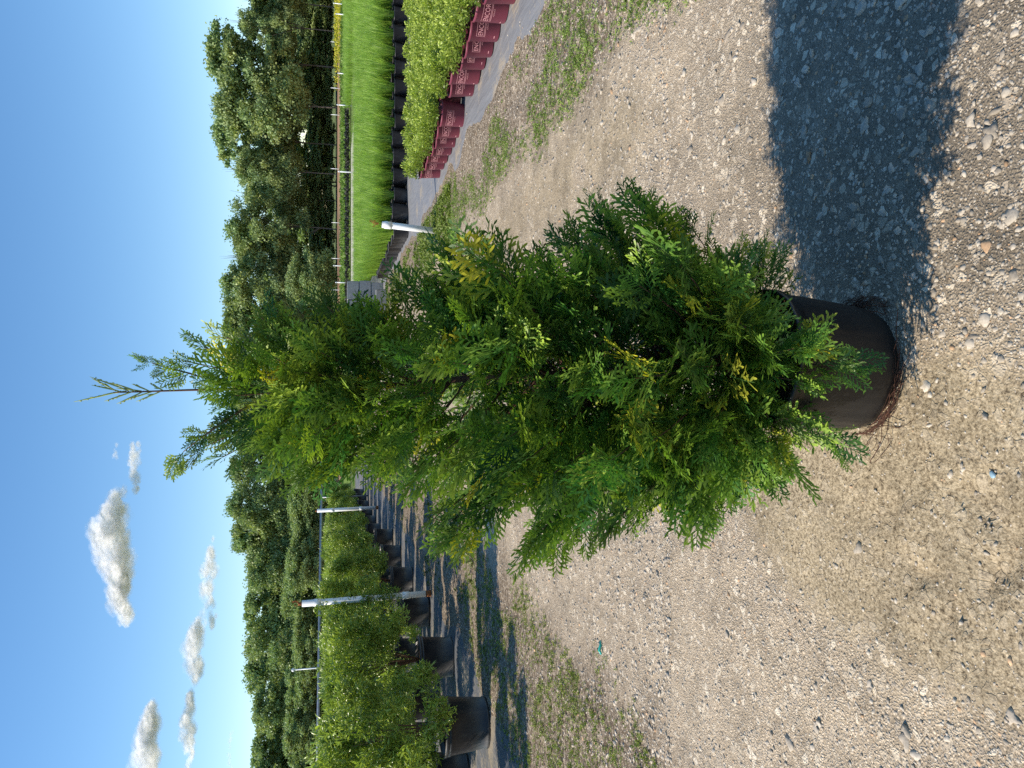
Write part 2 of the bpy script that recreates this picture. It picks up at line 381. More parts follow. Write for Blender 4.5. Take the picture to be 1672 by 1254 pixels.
# ------------------------------------------------------------------ weeds on the verges
def leaf_t(w=.35, bend=.15, fold=.1):
    """a leaf of length 1 along +x, folded on its midrib: 8 verts, 4 quads-ish"""
    tv = np.array([(0, 0, 0), (.35, w/2, fold), (.35, 0, 0), (.35, -w/2, fold), (.72, w*.38, fold*.7-bend*.4), (.72, 0, -bend*.4), (.72, -w*.38, fold*.7-bend*.4), (1, 0, -bend)])
    tf = np.array([(0, 2, 1, 1), (0, 3, 2, 2), (1, 2, 5, 4), (2, 3, 6, 5), (4, 5, 7, 7), (5, 6, 7, 7)])
    T3 = np.array([(0, 2, 1), (0, 3, 2), (1, 2, 5), (1, 5, 4), (2, 3, 6), (2, 6, 5), (4, 5, 7), (5, 6, 7)])
    return tv, T3
def weeds(n, x0, x1, y0, y1, dens, seed, size=(.012, .026), col=((.10, .17, .03), (.22, .30, .06))):
    r = np.random.default_rng(seed)
    X = r.uniform(x0, x1, n); Y = y0+(y1-y0)*r.random(n)**1.2; m = r.random(n) < dens(X, Y); X, Y = X[m], Y[m]; n = len(X)
    k = 7; X = np.repeat(X, k)+r.normal(0, .006, n*k); Y = np.repeat(Y, k)+r.normal(0, .006, n*k)
    b = np.repeat(r.random(n), k)*.7+r.random(n*k)*.3
    Rm = rotmats(r.random(n*k)*6.28, r.uniform(.1, 1.2, n*k), r.normal(0, .5, n*k))
    S = np.repeat(r.uniform(*size, n), k)*r.uniform(.6, 1.3, n*k)
    C = np.array(col[0])*(1-b[:, None])+np.array(col[1])*b[:, None]
    tv, tf = leaf_t(.4)
    return stamp(tv, tf, Rm, np.stack([X, Y, ground_z(X, Y)+.004], -1), S, None, C)
pR = lambda X, Y: .8*(.4+.6*(fbm(X*9, Y*9, 73, 2) > .5))*sstep(.46, .66, fbm(X*1.5+5, Y*1.1+5, 71, 4)+.22*np.exp(-((X-1.85-.05*np.sin(Y*2))/.33)**2))*sstep(1.5, 1.8, X+.1*np.sin(Y*3))*(1-sstep(2.3, 2.55, X))
pL = lambda X, Y: .8*(.25+.75*(fbm(X*7, Y*9, 83, 2) > .5))*sstep(.54, .68, fbm(X*1.5+55, Y*1.1+55, 81, 4)+.14*np.exp(-((X+1.95)/.4)**2))*sstep(1.35, 1.7, -X+.06*(Y-3))*(1-sstep(2.9, 3.2, -X))
A_ = [weeds(42000, 1.3, 2.6, 2.4, 12, pR, 5, (.007, .017), ((.12, .20, .035), (.28, .37, .08))), weeds(6000, 1.4, 2.4, 9, 26, pR, 6, (.03, .055), ((.12, .18, .03), (.24, .30, .07)))]
B_ = [weeds(26000, -3.2, -1.25, 2.2, 8, pL, 15, (.007, .017), ((.12, .17, .03), (.29, .34, .07))), weeds(5000, -3.6, -1.6, 7.5, 24, pL, 16, (.02, .04), ((.09, .13, .03), (.17, .2, .05)))]
for nm, L_, lb in (('weeds', A_, 'low bright green weeds creeping along the verge by the maroon pots'), ('weeds', B_, 'patchy low weeds along the verge by the big black pots')):
    v = np.concatenate([a[0] for a in L_]); ff = [L_[0][1], L_[1][1]+len(L_[0][0])]
    tag(mesh(nm, v, np.concatenate(ff), M_weed, col=np.concatenate([a[2] for a in L_])), lb, 'weeds', kind='stuff')

# ------------------------------------------------------------------ the arborvitae in the middle
def frond(seed, L=1.0, pairs=8, dense=.62):
    """a flat feathery spray along +x made of small scaly strips; colour alpha-like value = tipness"""
    r = np.random.default_rng(seed); V = []; F = []; tip = []
    def strip_(p0, ang, ln, wd, t0, t1, zt):
        dx, dy = math.cos(ang), math.sin(ang); nxv, nyv = -dy, dx; n0 = len(V)
        til = r.normal(0, .28)
        for s, ww in ((0, .4), (.4, .95), (.75, .9), (1.0, .1)):
            x = p0[0]+dx*ln*s; y = p0[1]+dy*ln*s; z0 = p0[2]+zt*s*ln
            hz = wd*ww*.5*math.sin(til); hc = wd*ww*.5*math.cos(til)
            V.append((x+nxv*hc, y+nyv*hc, z0+hz)); V.append((x-nxv*hc, y-nyv*hc, z0-hz)); tt = t0+(t1-t0)*s; tip.extend([tt, tt])
        for k in range(3): F.append((n0+2*k, n0+2*k+1, n0+2*k+3, n0+2*k+2))
        return lambda s: (p0[0]+dx*ln*s, p0[1]+dy*ln*s, p0[2]+zt*s*ln)
    droop = -r.uniform(.05, .3); cur = r.uniform(-.25, .25)
    def ax(t): return (t, cur*t*t*.5, droop*t*t*.6)
    for k in range(5):
        a, b = ax(k/5), ax((k+1)/5); ang = math.atan2(b[1]-a[1], b[0]-a[0])
        strip_(a, ang, .21, .024*(1-.1*k), k/5*.4, (k+1)/5*.5, (b[2]-a[2])*5)
    for i in range(pairs*2):
        t = .10+.86*(i/(pairs*2)); side = 1 if i % 2 else -1
        b = ax(t); ln = (.50*(1-t)**.75*(0.55+.45*min(1, t*4))+.06)*r.uniform(.75, 1.15); a0 = cur*t+side*R(r.uniform(34, 50))
        zt = r.normal(0, .12)+droop*t
        f = strip_(b, a0, ln, .034, .25+t*.4, .85, zt)
        m = max(1, int(ln/.052*dense))
        for j in range(m):
            s = .22+.72*(j+.5)/m; sd_ = 1 if j % 2 else -1
            strip_(f(s), a0+sd_*R(r.uniform(28, 44)), (.04+.10*ln/.5*(1-s)+.03)*r.uniform(1.0, 1.6), .040, .5+.3*s, 1.0, zt+r.normal(0, .15))
    return np.array(V), np.array(F), np.array(tip)
FR = [frond(900+i) for i in range(7)]
ENV = np.array([(1.74, -.05, .07), (1.6, -.14, .10), (1.54, -.19, .17), (1.51, -.24, .17), (1.45, -.25, .17), (1.38, -.26, .16), (1.31, -.26, .18), (1.25, -.29, .21), (1.18, -.31, .28),
                (1.1, -.42, .34), (1.03, -.40, .34), (.96, -.38, .29), (.88, -.44, .35), (.79, -.47, .35), (.73, -.38, .45), (.65, -.35, .42), (.56, -.39, .39), (.48, -.41, .35), (.4, -.35, .31), (.31, -.34, .31), (.22, -.23, .27), (.12, -.19, .22)])
TX, TY = .035, 1.80           # where the pot stands
def env(z, az):
    z = z+.0
    zz = ENV[::-1, 0]; l = np.interp(z, zz, -ENV[::-1, 1]); r_ = np.interp(z, zz, ENV[::-1, 2])
    c_ = math.cos(az); m = (l+r_)/2
    return (r_*max(c_, 0)+l*max(-c_, 0)+m*(1.06 if math.sin(az) < 0 else .9)*(1-abs(c_)))
def axis_x(z): return .03-.08*min(1, max(0, (z-.2)/1.3))      # the stem leans a little
sprays = []   # pos, yaw, pitch, roll, size, kind
wood = MB()
def add_spray(pos, dr, size, kind=0, roll=None):
    dr = dr.normalized(); sprays.append((pos.copy(), math.atan2(dr.y, dr.x), math.asin(max(-1, min(1, dr.z))), random.gauss(0, .9) if roll is None else roll, size, kind))
def limb(z0, az, zt, rt, kind=0, size=(.12, .18), dens=.85, droop=0.0):
    """a limb from the stem up and out to its tip, with side shoots that carry the sprays"""
    a = Vector((axis_x(z0), 0, z0)); t = Vector((axis_x(zt)*.6+rt*math.cos(az), rt*math.sin(az), zt))
    mid = a.lerp(t, .5)+Vector((math.cos(az), math.sin(az), 0))*.03*(rt/.3)-Vector((0, 0, .035*(rt/.3)))
    pts = []
    for k in range(7):
        s = k/6; pts.append(a*(1-s)**2+mid*2*s*(1-s)+t*s*s)
    L = (t-a).length; wood.tube(pts, [max(.0012, .006*(L/.5)*(1-.85*k/6)) for k in range(7)], 5, cap=False)
    n = max(3, int(L/.030*dens)); ph = random.random()*6.28
    for i in range(n):
        s = .22+.78*(i+random.random()*.6)/n; s = min(s, 1)
        q0 = a*(1-s)**2+mid*2*s*(1-s)+t*s*s; tan = ((mid-a)*(1-s)+(t-mid)*s).normalized()
        side = tan.cross(Vector((0, 0, 1))).normalized(); up = side.cross(tan)
        ang = ph+i*2.4; off = side*math.cos(ang)+up*math.sin(ang)
        dr = tan*random.uniform(.7, 1.2)+off*random.uniform(.4, .95)*(1-s*.4)+Vector((0, 0, random.uniform(-.25, .35)-droop))
        sz = random.uniform(*size)*(1.05-.25*s)*(.75+.25*min(1, rt/.2))
        k2 = kind if kind else (1 if random.random() < .06 else 0)
        add_spray(q0, dr, sz, k2)
    add_spray(t-(t-mid).normalized()*.03, t-mid, random.uniform(*size)*.85, kind)
GA = 2.39996
N = 168
for i in range(N):
    f_ = (i+.5)/N; zt = .30+1.30*f_**.9; az = i*GA+random.gauss(0, .25)
    rt = env(zt, az)*random.uniform(.74, 1.06)-.055
    rt = max(rt, .04); z0 = max(.33+.1*random.random(), zt-rt*random.uniform(.6, 1.05))
    if zt < .52 and -1.3 < math.remainder(az, 2*math.pi) < -.2: continue
    if zt > 1.3 and random.random() < .15: continue
    limb(z0, az, zt, rt, size=(.12, .21) if zt < 1.1 else (.10, .17), dens=.76 if zt < 1.1 else .62)
for i in range(60):            # inner, shorter limbs
    zt = random.uniform(.42, 1.5); az = random.random()*6.28; limb(zt-.1, az, zt, env(zt, az)*random.uniform(.3, .6), size=(.11, .17), dens=.8)
for i in range(14):            # low limbs hanging over the rim of the pot
    az = random.random()*6.28; zt = random.uniform(.30, .44)
    if -1.25 < math.remainder(az, 2*math.pi) < -.1 and zt < .5: continue
    limb(.38+.16*random.random(), az, zt, env(max(zt, .2), az)*random.uniform(.75, 1.0)-.03, size=(.09, .14), droop=.25)
# limbs that stick out of the outline
for (z0, az, zt, rt, sz) in [(.55, .05, .74, .40, .13), (.52, -.15, .66, .40, .13), (.60, .1, .80, .33, .12), (.35, .0, .50, .36, .12), (.9, .2, 1.11, .28, .12), (.95, -.1, 1.18, .20, .11), (.40, .1, .30, .28, .12),
                             (.65, 3.1, .80, .40, .13), (.78, 3.3, .90, .37, .13), (.9, 3.0, 1.10, .35, .13), (.35, 3.2, .46, .36, .13), (.3, 3.4, .32, .27, .12), (1.2, 3.2, 1.40, .20, .11), (1.15, .0, 1.36, .12, .10),
                             (.46, -1.45, .38, .30, .13), (.46, -1.62, .20, .22, .14), (.44, -2.35, .22, .26, .13), (.40, .25, .22, .27, .13), (.60, -.7, .47, .25, .13), (.58, -.35, .42, .26, .13), (.62, -1.1, .46, .24, .13), (.55, -.9, .42, .17, .12)]:
    limb(z0, az, zt, rt, size=(sz*.75, sz*1.05))
# top: loose shoots round the leader
for (z0, tx, ty, zt, sz) in [(1.46, .045, .0, 1.70, .12), (1.48, .075, -.03, 1.66, .13), (1.44, .10, .03, 1.62, .13), (1.42, .14, -.04, 1.54, .14), (1.38, .17, .05, 1.47, .14), (1.46, -.15, .0, 1.68, .13), (1.42, -.17, .04, 1.63, .14), (1.44, -.10, .02, 1.62, .12),
                            (1.40, -.12, -.06, 1.52, .14), (1.50, .0, .05, 1.66, .10), (1.46, -.03, -.06, 1.60, .12), (1.44, .03, -.09, 1.56, .12), (1.3, -.2, -.05, 1.44, .14), (1.28, .16, -.08, 1.40, .14), (1.3, .02, -.12, 1.46, .13)]:
    limb(z0, math.atan2(ty, tx), zt, math.hypot(tx, ty), size=(sz*.6, sz*.95), dens=.8)
for k in range(26):
    z_ = random.uniform(1.28, 1.62); az = random.random()*6.28
    add_spray(Vector((axis_x(z_), 0, z_)), Vector((math.cos(az), math.sin(az), random.uniform(.4, 1.3))), random.uniform(.07, .12))
# bare leader with thin thread-like shoots at its end
lead = [Vector((axis_x(z_)+.004*math.sin(z_*9), 0, z_)) for z_ in np.linspace(1.5, 1.845, 8)]
wood.tube(lead, [.0042, .004, .0035, .003, .0026, .0022, .0018, .0014], 6)
thr = MB()
for (z0, az, ln, el) in [(1.745, .1, .030, 1.0), (1.75, 3.1, .05, 1.1), (1.765, 3.3, .05, 1.2), (1.775, .3, .035, 1.1), (1.785, 3.1, .055, 1.05), (1.79, 1.2, .05, 1.25), (1.80, .0, .05, 1.2), (1.805, 3.4, .055, 1.15),
                         (1.815, .1, .075, 1.15), (1.82, 2.0, .04, 1.2), (1.83, 3.14, .085, 1.3), (1.835, .3, .05, 1.3), (1.84, .05, .05, 1.0)]:
    a = Vector((axis_x(z0), 0, z0)); dr = Vector((math.cos(az)*math.cos(el), math.sin(az)*math.cos(el), math.sin(el)))
    pts = [a+dr*ln*s+Vector((0, 0, .012*s*s*ln/.1)) for s in (0, .25, .5, .75, 1)]
    thr.tube(pts, [.0012, .0016, .0018, .0015, .0004], 5)
    for s in np.arange(.3, .95, .16):
        b = a+dr*ln*s; d2 = (dr*1.2+Vector((random.uniform(-.6, .6), random.uniform(-.4, .4), .3))).normalized(); L2 = random.uniform(.008, .018)*(1.2-s); thr.tube([b, b+d2*L2*.5, b+d2*L2], [.0010, .0014, .0004], 4)
# a long side shoot rising beside the leader
sp0 = [Vector((axis_x(z_)+dx_, dy_, z_)) for (z_, dx_, dy_) in ((1.56, .0, 0), (1.63, .018, -.01), (1.69, .038, -.015), (1.735, .050, -.018), (1.765, .060, -.02))]
wood.tube(sp0, [.003, .0025, .002, .0016, .001], 5)
for k in range(1, 5):
    for q_ in range(4): add_spray(sp0[k], Vector((random.choice((-.45, .45)), random.uniform(-.4, .4), random.uniform(.8, 1.4))), random.uniform(.035, .07))
sp0 = [Vector((axis_x(1.5)+dx_, dy_, z_)) for (z_, dx_, dy_) in ((1.50, .0, 0), (1.58, -.04, -.02), (1.65, -.09, -.03), (1.70, -.13, -.03))]
wood.tube(sp0, [.003, .0025, .002, .001], 5)
for k in range(1, 4):
    for q_ in range(3): add_spray(sp0[k], Vector((random.uniform(-1, .1), random.uniform(-.4, .4), random.uniform(.3, 1.0))), random.uniform(.05, .08))
tree = empty('potted_arborvitae', (TX, TY, ground_z(np.array([TX]), np.array([TY]))[0]), label='tall feathery green arborvitae in a black pot standing alone on the gravel track', cat='potted tree')
trunk = MB()
tp = [Vector((axis_x(z_)+.004*math.sin(z_*14), .004*math.cos(z_*11), z_)) for z_ in np.linspace(.2, 1.5, 22)]
trunk.tube(tp, [.015-.0105*k/21 for k in range(22)], 10)
trunk.build('trunk', M_bark, tree)
wood.build('branches', M_bark, tree, smooth=True)
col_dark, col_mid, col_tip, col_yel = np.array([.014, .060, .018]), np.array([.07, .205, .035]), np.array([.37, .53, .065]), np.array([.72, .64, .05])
Vs, Fs, Cs, nn = [], [], [], 0
by = {}
for i, s in enumerate(sprays): by.setdefault(i % len(FR), []).append(s)
for k, L_ in by.items():
    tv, tf, tt = FR[k]
    T = np.array([s[0][:] for s in L_]); Rm = rotmats(np.array([s[1] for s in L_]), np.array([s[2] for s in L_]), np.array([s[3] for s in L_]))
    S = np.array([s[4] for s in L_]); kind = np.array([s[5] for s in L_])
    v, f, _ = stamp(tv, tf, Rm, T, S)
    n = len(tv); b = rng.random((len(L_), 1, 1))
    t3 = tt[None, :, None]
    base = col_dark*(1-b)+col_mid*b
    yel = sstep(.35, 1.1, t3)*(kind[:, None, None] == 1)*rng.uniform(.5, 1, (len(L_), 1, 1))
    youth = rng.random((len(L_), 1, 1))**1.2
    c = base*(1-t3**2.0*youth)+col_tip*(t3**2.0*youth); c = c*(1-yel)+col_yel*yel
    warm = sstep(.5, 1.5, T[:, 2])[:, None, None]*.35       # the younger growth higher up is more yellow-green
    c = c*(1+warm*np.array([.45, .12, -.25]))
    Vs.append(v); Fs.append(f+nn); Cs.append(c.reshape(-1, 3)); nn += len(v)
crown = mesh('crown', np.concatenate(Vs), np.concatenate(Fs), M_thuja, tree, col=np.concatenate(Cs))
thr_o = thr.build('leader_shoots', leaf_mat('young_shoot', .2), tree)
ca = thr_o.data.color_attributes.new('tint', 'FLOAT_COLOR', 'POINT'); ca.data.foreach_set('color', np.tile([.34, .42, .12, 1], len(thr_o.data.vertices)).astype(np.float32))

# its pot: a soft black grow pot, leaning a little, roots coming out at the foot
pot = MB(); jit = lambda a, z_: .012*math.sin(3*a+1)+.008*math.sin(7*a+z_*20)+.004*math.sin(17*a)+.0022*math.sin(41*a+z_*6)+.012*max(0, math.sin(2*a+2.2))*max(0, 1-z_/.12)
prof = [(.0, .006), (.135, .004), (.158, .012), (.166, .04), (.168, .075), (.170, .12), (.171, .17), (.174, .22), (.1745, .26), (.177, .285), (.182, .287), (.184, .297), (.182, .307), (.176, .307), (.172, .30), (.170, .27)]
pot.lathe(prof, 160, jit)
po = pot.build('pot', M_bag, tree); po.rotation_euler = (0, R(5.5), 0); po.location = (.0, 0, .004)
s_ = MB(); seg = 40; s_.lathe([(.172, .272), (.12, .28), (.06, .286), (.0, .288)], seg, lambda a, z_: .01*math.sin(5*a))
so_ = s_.build('soil', M_soil, tree); so_.rotation_euler = (0, R(5.5), 0)
rt_ = MB()
for k in range(60):
    a0 = random.gauss(R(232), R(24)); r0 = .166; z0 = .012+random.random()*.03
    cur = a0; pts = [Vector((math.cos(cur)*r0, math.sin(cur)*r0, z0))]; rad = r0; zz = z0
    stray = random.random() < .12; step = random.choice((-1, 1))
    for j in range(random.randint(6, 12)):
        cur += step*random.uniform(.02, .09); rad += random.uniform(-.0005, .0016) if not stray else random.uniform(.002, .011); zz += random.uniform(-.004, .0035) if not stray else -.0015
        rad = max(rad, .1665); pts.append(Vector((math.cos(cur)*rad, math.sin(cur)*rad, max(zz, .003))))
    rt_.tube(pts, [random.uniform(.0004, .0011)]*len(pts), 4)
rt_.build('roots', M_root, tree); rt_ = MB()
for k in range(30):
    a0 = random.gauss(R(-8), R(10)); cur = a0; rad = .165; pts = []
    for j in range(7): pts.append(Vector((math.cos(cur)*rad, math.sin(cur)*rad, max(.004, .03-.004*j)))); cur += random.gauss(0, .09); rad += random.uniform(.0, .011)
    rt_.tube(pts, [.0009]*7, 4)
rt_.build('roots', M_root, tree)

# ------------------------------------------------------------------ white pipes
def white_pipe(loc, H, lean, rad, label, couplings, rust=True, wire=False):
    t = empty('white_pipe', loc, label=label, cat='pipe', group='white pipes standing by the beds'); t.rotation_euler = lean
    m = MB(); m.tube([(0, 0, 0), (0, 0, H)], [rad, rad], 20); m.build('pipe', M_white, t)
    for c_ in couplings:
        m = MB(); m.lathe([(rad, c_-.05), (rad*1.16, c_-.05), (rad*1.16, c_+.05), (rad, c_+.05)], 20); m.build('coupling', M_white, t)
    if rust:
        m = MB(); m.tube([(0, 0, H), (0, 0, H+.05)], [rad*.5, rad*.45], 10); m.build('cap', M_rust, t)
        m = MB(); m.lathe([(rad*1.01, .0), (rad*1.04, .0), (rad*1.04, .09), (rad*1.01, .09)], 20); m.build('foot', M_rust, t)
    if wire:
        m = MB()
        for k in range(5):
            q0 = Vector((0, 0, H+.04)); pts = [q0]
            for j in range(5): q0 = q0+Vector((random.uniform(-.03, .03), random.uniform(-.03, .03), random.uniform(-.01, .04))); pts.append(q0)
            m.tube(pts, .004, 4)
        m.build('wire', M_rust, t)
    return t
white_pipe((-2.92, 10.7, 0), 1.75, (0, R(-1), 0), .043, 'tall white pipe with rusty wired top before the big shrubs', (1.55, .36), True, True)
white_pipe((-3.55, 22.4, 0), 1.72, (0, R(-1), 0), .05, 'thinner looking white pipe farther along the shrub row', (1.3, .5), True, False)
white_pipe((2.05, 10.25, 0), .72, (0, R(4), 0), .042, 'short white pipe leaning beside the grassy verge', (.64,), False, True)

# ------------------------------------------------------------------ big shrubs in black pots, one side of the track
def shrub_mesh(seed, n=14000, H=1.08, Rd=.54):
    r = np.random.default_rng(seed); nc = 56
    th = r.random(nc)*6.28; zc = .02+(H-.08)*r.random(nc)**.9; rc = Rd*(.35+.65*np.sqrt(r.random(nc)))*(1-.42*(zc/H)**2.5)*(.62+.38*np.minimum(1, zc/.3))
    C0 = np.stack([rc*np.cos(th), rc*np.sin(th), zc], -1); cr = r.uniform(.09, .17, nc); cb = r.random(nc)
    ci = r.integers(0, nc, n); v = r.normal(size=(n, 3)); v /= np.linalg.norm(v, axis=1)[:, None]
    P_ = C0[ci]+v*(cr[ci]*r.random(n)**.45)[:, None]
    out = P_-np.array([0, 0, H*.35]); yaw = np.arctan2(out[:, 1], out[:, 0])+r.normal(0, .8, n); pit = r.normal(.5, .55, n)
    Rm = rotmats(yaw, pit, r.normal(0, .7, n)); b = .55*cb[ci]+.45*r.random(n)
    c = np.array([.11, .19, .035])*(1-b[:, None])+np.array([.46, .55, .11])*b[:, None]
    tv, tf = leaf_t(.26, .2, .08)
    v, f, cc = stamp(tv, tf, Rm, P_, r.uniform(.035, .075, n), None, c)
    # long upright shoots
    return v, f, cc
def shrub_stems(seed, H=1.0):
    m = MB(); r = random.Random(seed)
    for k in range(9):
        a = r.random()*6.28; e = r.uniform(.1, .36); m.tube([(0, 0, 0), (e*.35*math.cos(a), e*.35*math.sin(a), H*.4), (e*math.cos(a), e*math.sin(a), H*r.uniform(.6, .85))], [.009, .006, .002], 5)
    return m
bigpot_prof = [(.0, .01), (.19, .01), (.205, .0), (.212, .012), (.212, .035), (.206, .04), (.222, .19), (.236, .34), (.243, .342), (.243, .36), (.238, .364), (.247, .37), (.25, .375), (.25, .397), (.244, .4), (.236, .398), (.23, .36)]
def make_shrub(seed):
    t = empty('potted_shrub')
    v, f, c = shrub_mesh(seed); o = mesh('foliage', v, f, M_shrub, t, col=c); o.location = (0, 0, .36)
    o = shrub_stems(seed).build('stems', M_bark, t); o.location = (0, 0, .35)
    m = MB(); m.lathe(bigpot_prof, 36); o = m.build('pot', M_black, t)
    m = MB(); m.lathe([(.232, .355), (.1, .365), (0, .37)], 24); m.build('soil', M_soil, t)
    return t
def copy_tree(o, parent=None):
    c = o.copy(); sc.collection.objects.link(c)
    if parent is not None: c.parent = parent
    for ch in o.children: copy_tree(ch, c)
    return c
protos = [make_shrub(40+k) for k in range(4)]; used = set()
def place(protos, used, k, loc, rz, s=1.0):
    if k not in used: used.add(k); o = protos[k]
    else: o = copy_tree(protos[k])
    o.location = loc; o.rotation_euler = (0, 0, rz); o.scale = (s, s, s*random.uniform(.97, 1.03)); return o
vis = lambda x, y, mgn=.6: abs(x)-mgn < .53*y
cols = [(-3.04, 6.73, 2.12, .0), (-3.94, 5.75, 2.05, .0), (-4.9, 4.7, 2.1, .0), (-5.9, 5.6, 2.1, .0), (-6.9, 6.6, 2.1, .0), (-7.9, 7.8, 2.1, 0.), (-8.9, 8.7, 2.1, 0.)]
cnames = ['row nearest the track', 'second row from the track', 'third row from the track', 'fourth row from the track', 'fifth row from the track', 'sixth row from the track', 'seventh row from the track']
for ci, (x0, y0, dy, _) in enumerate(cols):
    j = 0; y = y0
    for _k in range(14):
        x = x0-.042*(y-6.7)+random.gauss(0, .04); yy = y+random.gauss(0, .06)
        if ci < 2 and yy > 18.5: x -= .42
        if vis(x, yy, .75) or (ci < 2):
            o = place(protos, used, random.randrange(4), (x, yy, .012), random.random()*6.28, random.uniform(.96, 1.04))
            tag(o, f'bushy green shrub in a big black pot, {ORD[j]} along the {cnames[ci]}', 'potted shrub', 'big shrubs in black pots'); j += 1
        y += dy*(1.0 if ci < 3 else 1.15)
        if y > 34: break

# ------------------------------------------------------------------ azaleas in printed maroon pots
def small_bush(seed, n=1150, H=.165, Rd=.152, lf=(.02, .038), c1=(.08, .16, .02), c2=(.64, .74, .14)):
    r = np.random.default_rng(seed); v = r.normal(size=(n, 3)); v /= np.linalg.norm(v, axis=1)[:, None]; v[:, 2] = np.abs(v[:, 2])*1.1-.1
    lump = 1+.16*np.sin(v[:, 0]*7+seed)*np.cos(v[:, 1]*6)
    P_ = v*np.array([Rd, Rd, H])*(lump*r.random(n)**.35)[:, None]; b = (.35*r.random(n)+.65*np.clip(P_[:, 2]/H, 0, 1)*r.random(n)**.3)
    Rm = rotmats(np.arctan2(v[:, 1], v[:, 0])+r.normal(0, .7, n), r.normal(.6, .5, n), r.normal(0, .6, n))
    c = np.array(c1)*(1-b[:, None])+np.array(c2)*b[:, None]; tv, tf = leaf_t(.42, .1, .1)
    return stamp(tv, tf, Rm, P_, r.uniform(*lf, n), None, c)
def text_mesh(body, size, extrude=0.0006):
    cu = bpy.data.curves.new('letters', 'FONT'); cu.body = body; cu.size = size; cu.align_x = 'CENTER'; cu.extrude = extrude; cu.resolution_u = 2
    ob = bpy.data.objects.new('letters', cu); sc.collection.objects.link(ob)
    dg = bpy.context.evaluated_depsgraph_get(); me = bpy.data.meshes.new_from_object(ob.evaluated_get(dg))
    V = np.array([v.co[:] for v in me.vertices]); Fp = [tuple(p_.vertices) for p_ in me.polygons]
    bpy.data.objects.remove(ob); bpy.data.curves.remove(cu)
    T = [];
    for f in Fp:
        for k in range(1, len(f)-1): T.append((f[0], f[k], f[k+1]))
    return V, np.array(T)
def pot_r(z_): return .118+(.136-.118)*(z_/.22)
def print_mesh():
    """printed name in a box with a rule below, bent round the pot (faces -Y)"""
    m = MB(); items = []
    V, T = text_mesh('ENCORE', .052); items.append((V[:, 0]*.82, V[:, 1]+.135, V[:, 2], T))
    V, T = text_mesh('AZALEA', .013); items.append((V[:, 0]*1.3, V[:, 1]+.098, V[:, 2], T))
    def bar(x0, x1, y0, y1, n=14):
        xs_ = np.linspace(x0, x1, n+1); X = np.repeat(xs_, 2); Y = np.tile([y0, y1], n+1)
        Tn = [];
        for k in range(n): Tn += [(2*k, 2*k+2, 2*k+3), (2*k, 2*k+3, 2*k+1)]
        return (X, Y, X*0+.0006, np.array(Tn))
    items += [bar(-.092, .092, .123, .1255), bar(-.092, .092, .182, .1845), bar(-.092, -.0895, .1255, .182, 1), bar(.0895, .092, .1255, .182, 1), bar(-.092, .092, .115, .118), bar(-.10, -.075, .035, .042, 2)]
    for (X, Y, Z, T) in items:
        rad = pot_r(Y)+.0012+Z; a = X/np.maximum(pot_r(Y), .01)-math.pi/2
        m.add(np.stack([rad*np.cos(a), rad*np.sin(a), Y], -1), None, T)
    return m
printed = print_mesh()
def make_azalea(seed):
    t = empty('potted_azalea')
    v, f, c = small_bush(seed); o = mesh('foliage', v, f, M_azalea, t, col=c); o.location = (0, 0, .275)
    m = MB()
    for k in range(7):
        a = k*.9; m.tube([(0, 0, 0), (.05*math.cos(a), .05*math.sin(a), .06), (.1*math.cos(a), .1*math.sin(a), .15)], [.004, .003, .0015], 5)
    o = m.build('stems', M_bark, t); o.location = (0, 0, .205)
    m = MB(); m.lathe([(0, .006), (.11, .006), (.114, 0), (.118, .004), (.136, .22), (.141, .221), (.142, .236), (.138, .24), (.133, .238), (.131, .21)], 36)
    m.build('pot', M_maroon, t)
    m = MB(); m.lathe([(.134, .208), (.06, .213), (0, .215)], 24); m.build('soil', M_soil, t)
    m = MB(); m.V = [a.copy() for a in printed.V]; m.T = [a.copy() for a in printed.T]; m.n = printed.n; m.build('printed_name', M_print, t, smooth=False)
    return t
pa = [make_azalea(300+k) for k in range(4)]; ua = set()
tname = ['edge row', 'second row in', 'third row in', 'fourth row in', 'fifth row in', 'sixth row in', 'seventh row in', 'eighth row in', 'ninth row in', 'tenth row in']
azs = []
for blk, (ys0, nrow) in enumerate(((5.45, 8), (8.05, 7))):
    for c_ in range(10):
        j = 0
        for k in range(nrow):
            y = ys0+k*.293; x = (3.03-.035*(y-6) if blk == 0 else 2.84-.04*(y-8))+c_*.293+random.gauss(0, .008)
            if x-.25 > .515*y or x < 0: continue
            o = place(pa, ua, random.randrange(4), (x, y+random.gauss(0, .012), .014), random.gauss(R(-38), R(16)) if c_ == 0 else random.random()*6.28, random.uniform(.94, 1.05)); o.scale.z *= random.uniform(.93, 1.1); o.rotation_euler.x = random.gauss(0, .02); o.rotation_euler.y = random.gauss(0, .02)
            tag(o, f'azalea in a maroon pot, {ORD[j]} in the {tname[c_]} of the {"longer" if blk == 0 else "farther"} block', 'potted azalea', 'azaleas in maroon pots'); j += 1
            azs.append(o)
for (x, y, lb) in ((2.98, 7.12, 'white plastic stub lying between the maroon pots near the gap'), (3.30, 6.35, 'white capped tube standing among the maroon pots')):
    t = empty('plastic_tube', (x+.16, y+.12, .2), label=lb, cat='tube')
    m = MB(); m.tube([(0, 0, -.18), (0, 0, .055)], [.013, .013], 12); m.build('tube', M_white, t)
    m = MB(); m.lathe([(0, .07), (.016, .07), (.018, .06), (.018, .035), (.013, .035)], 14); m.build('cap', M_white, t)

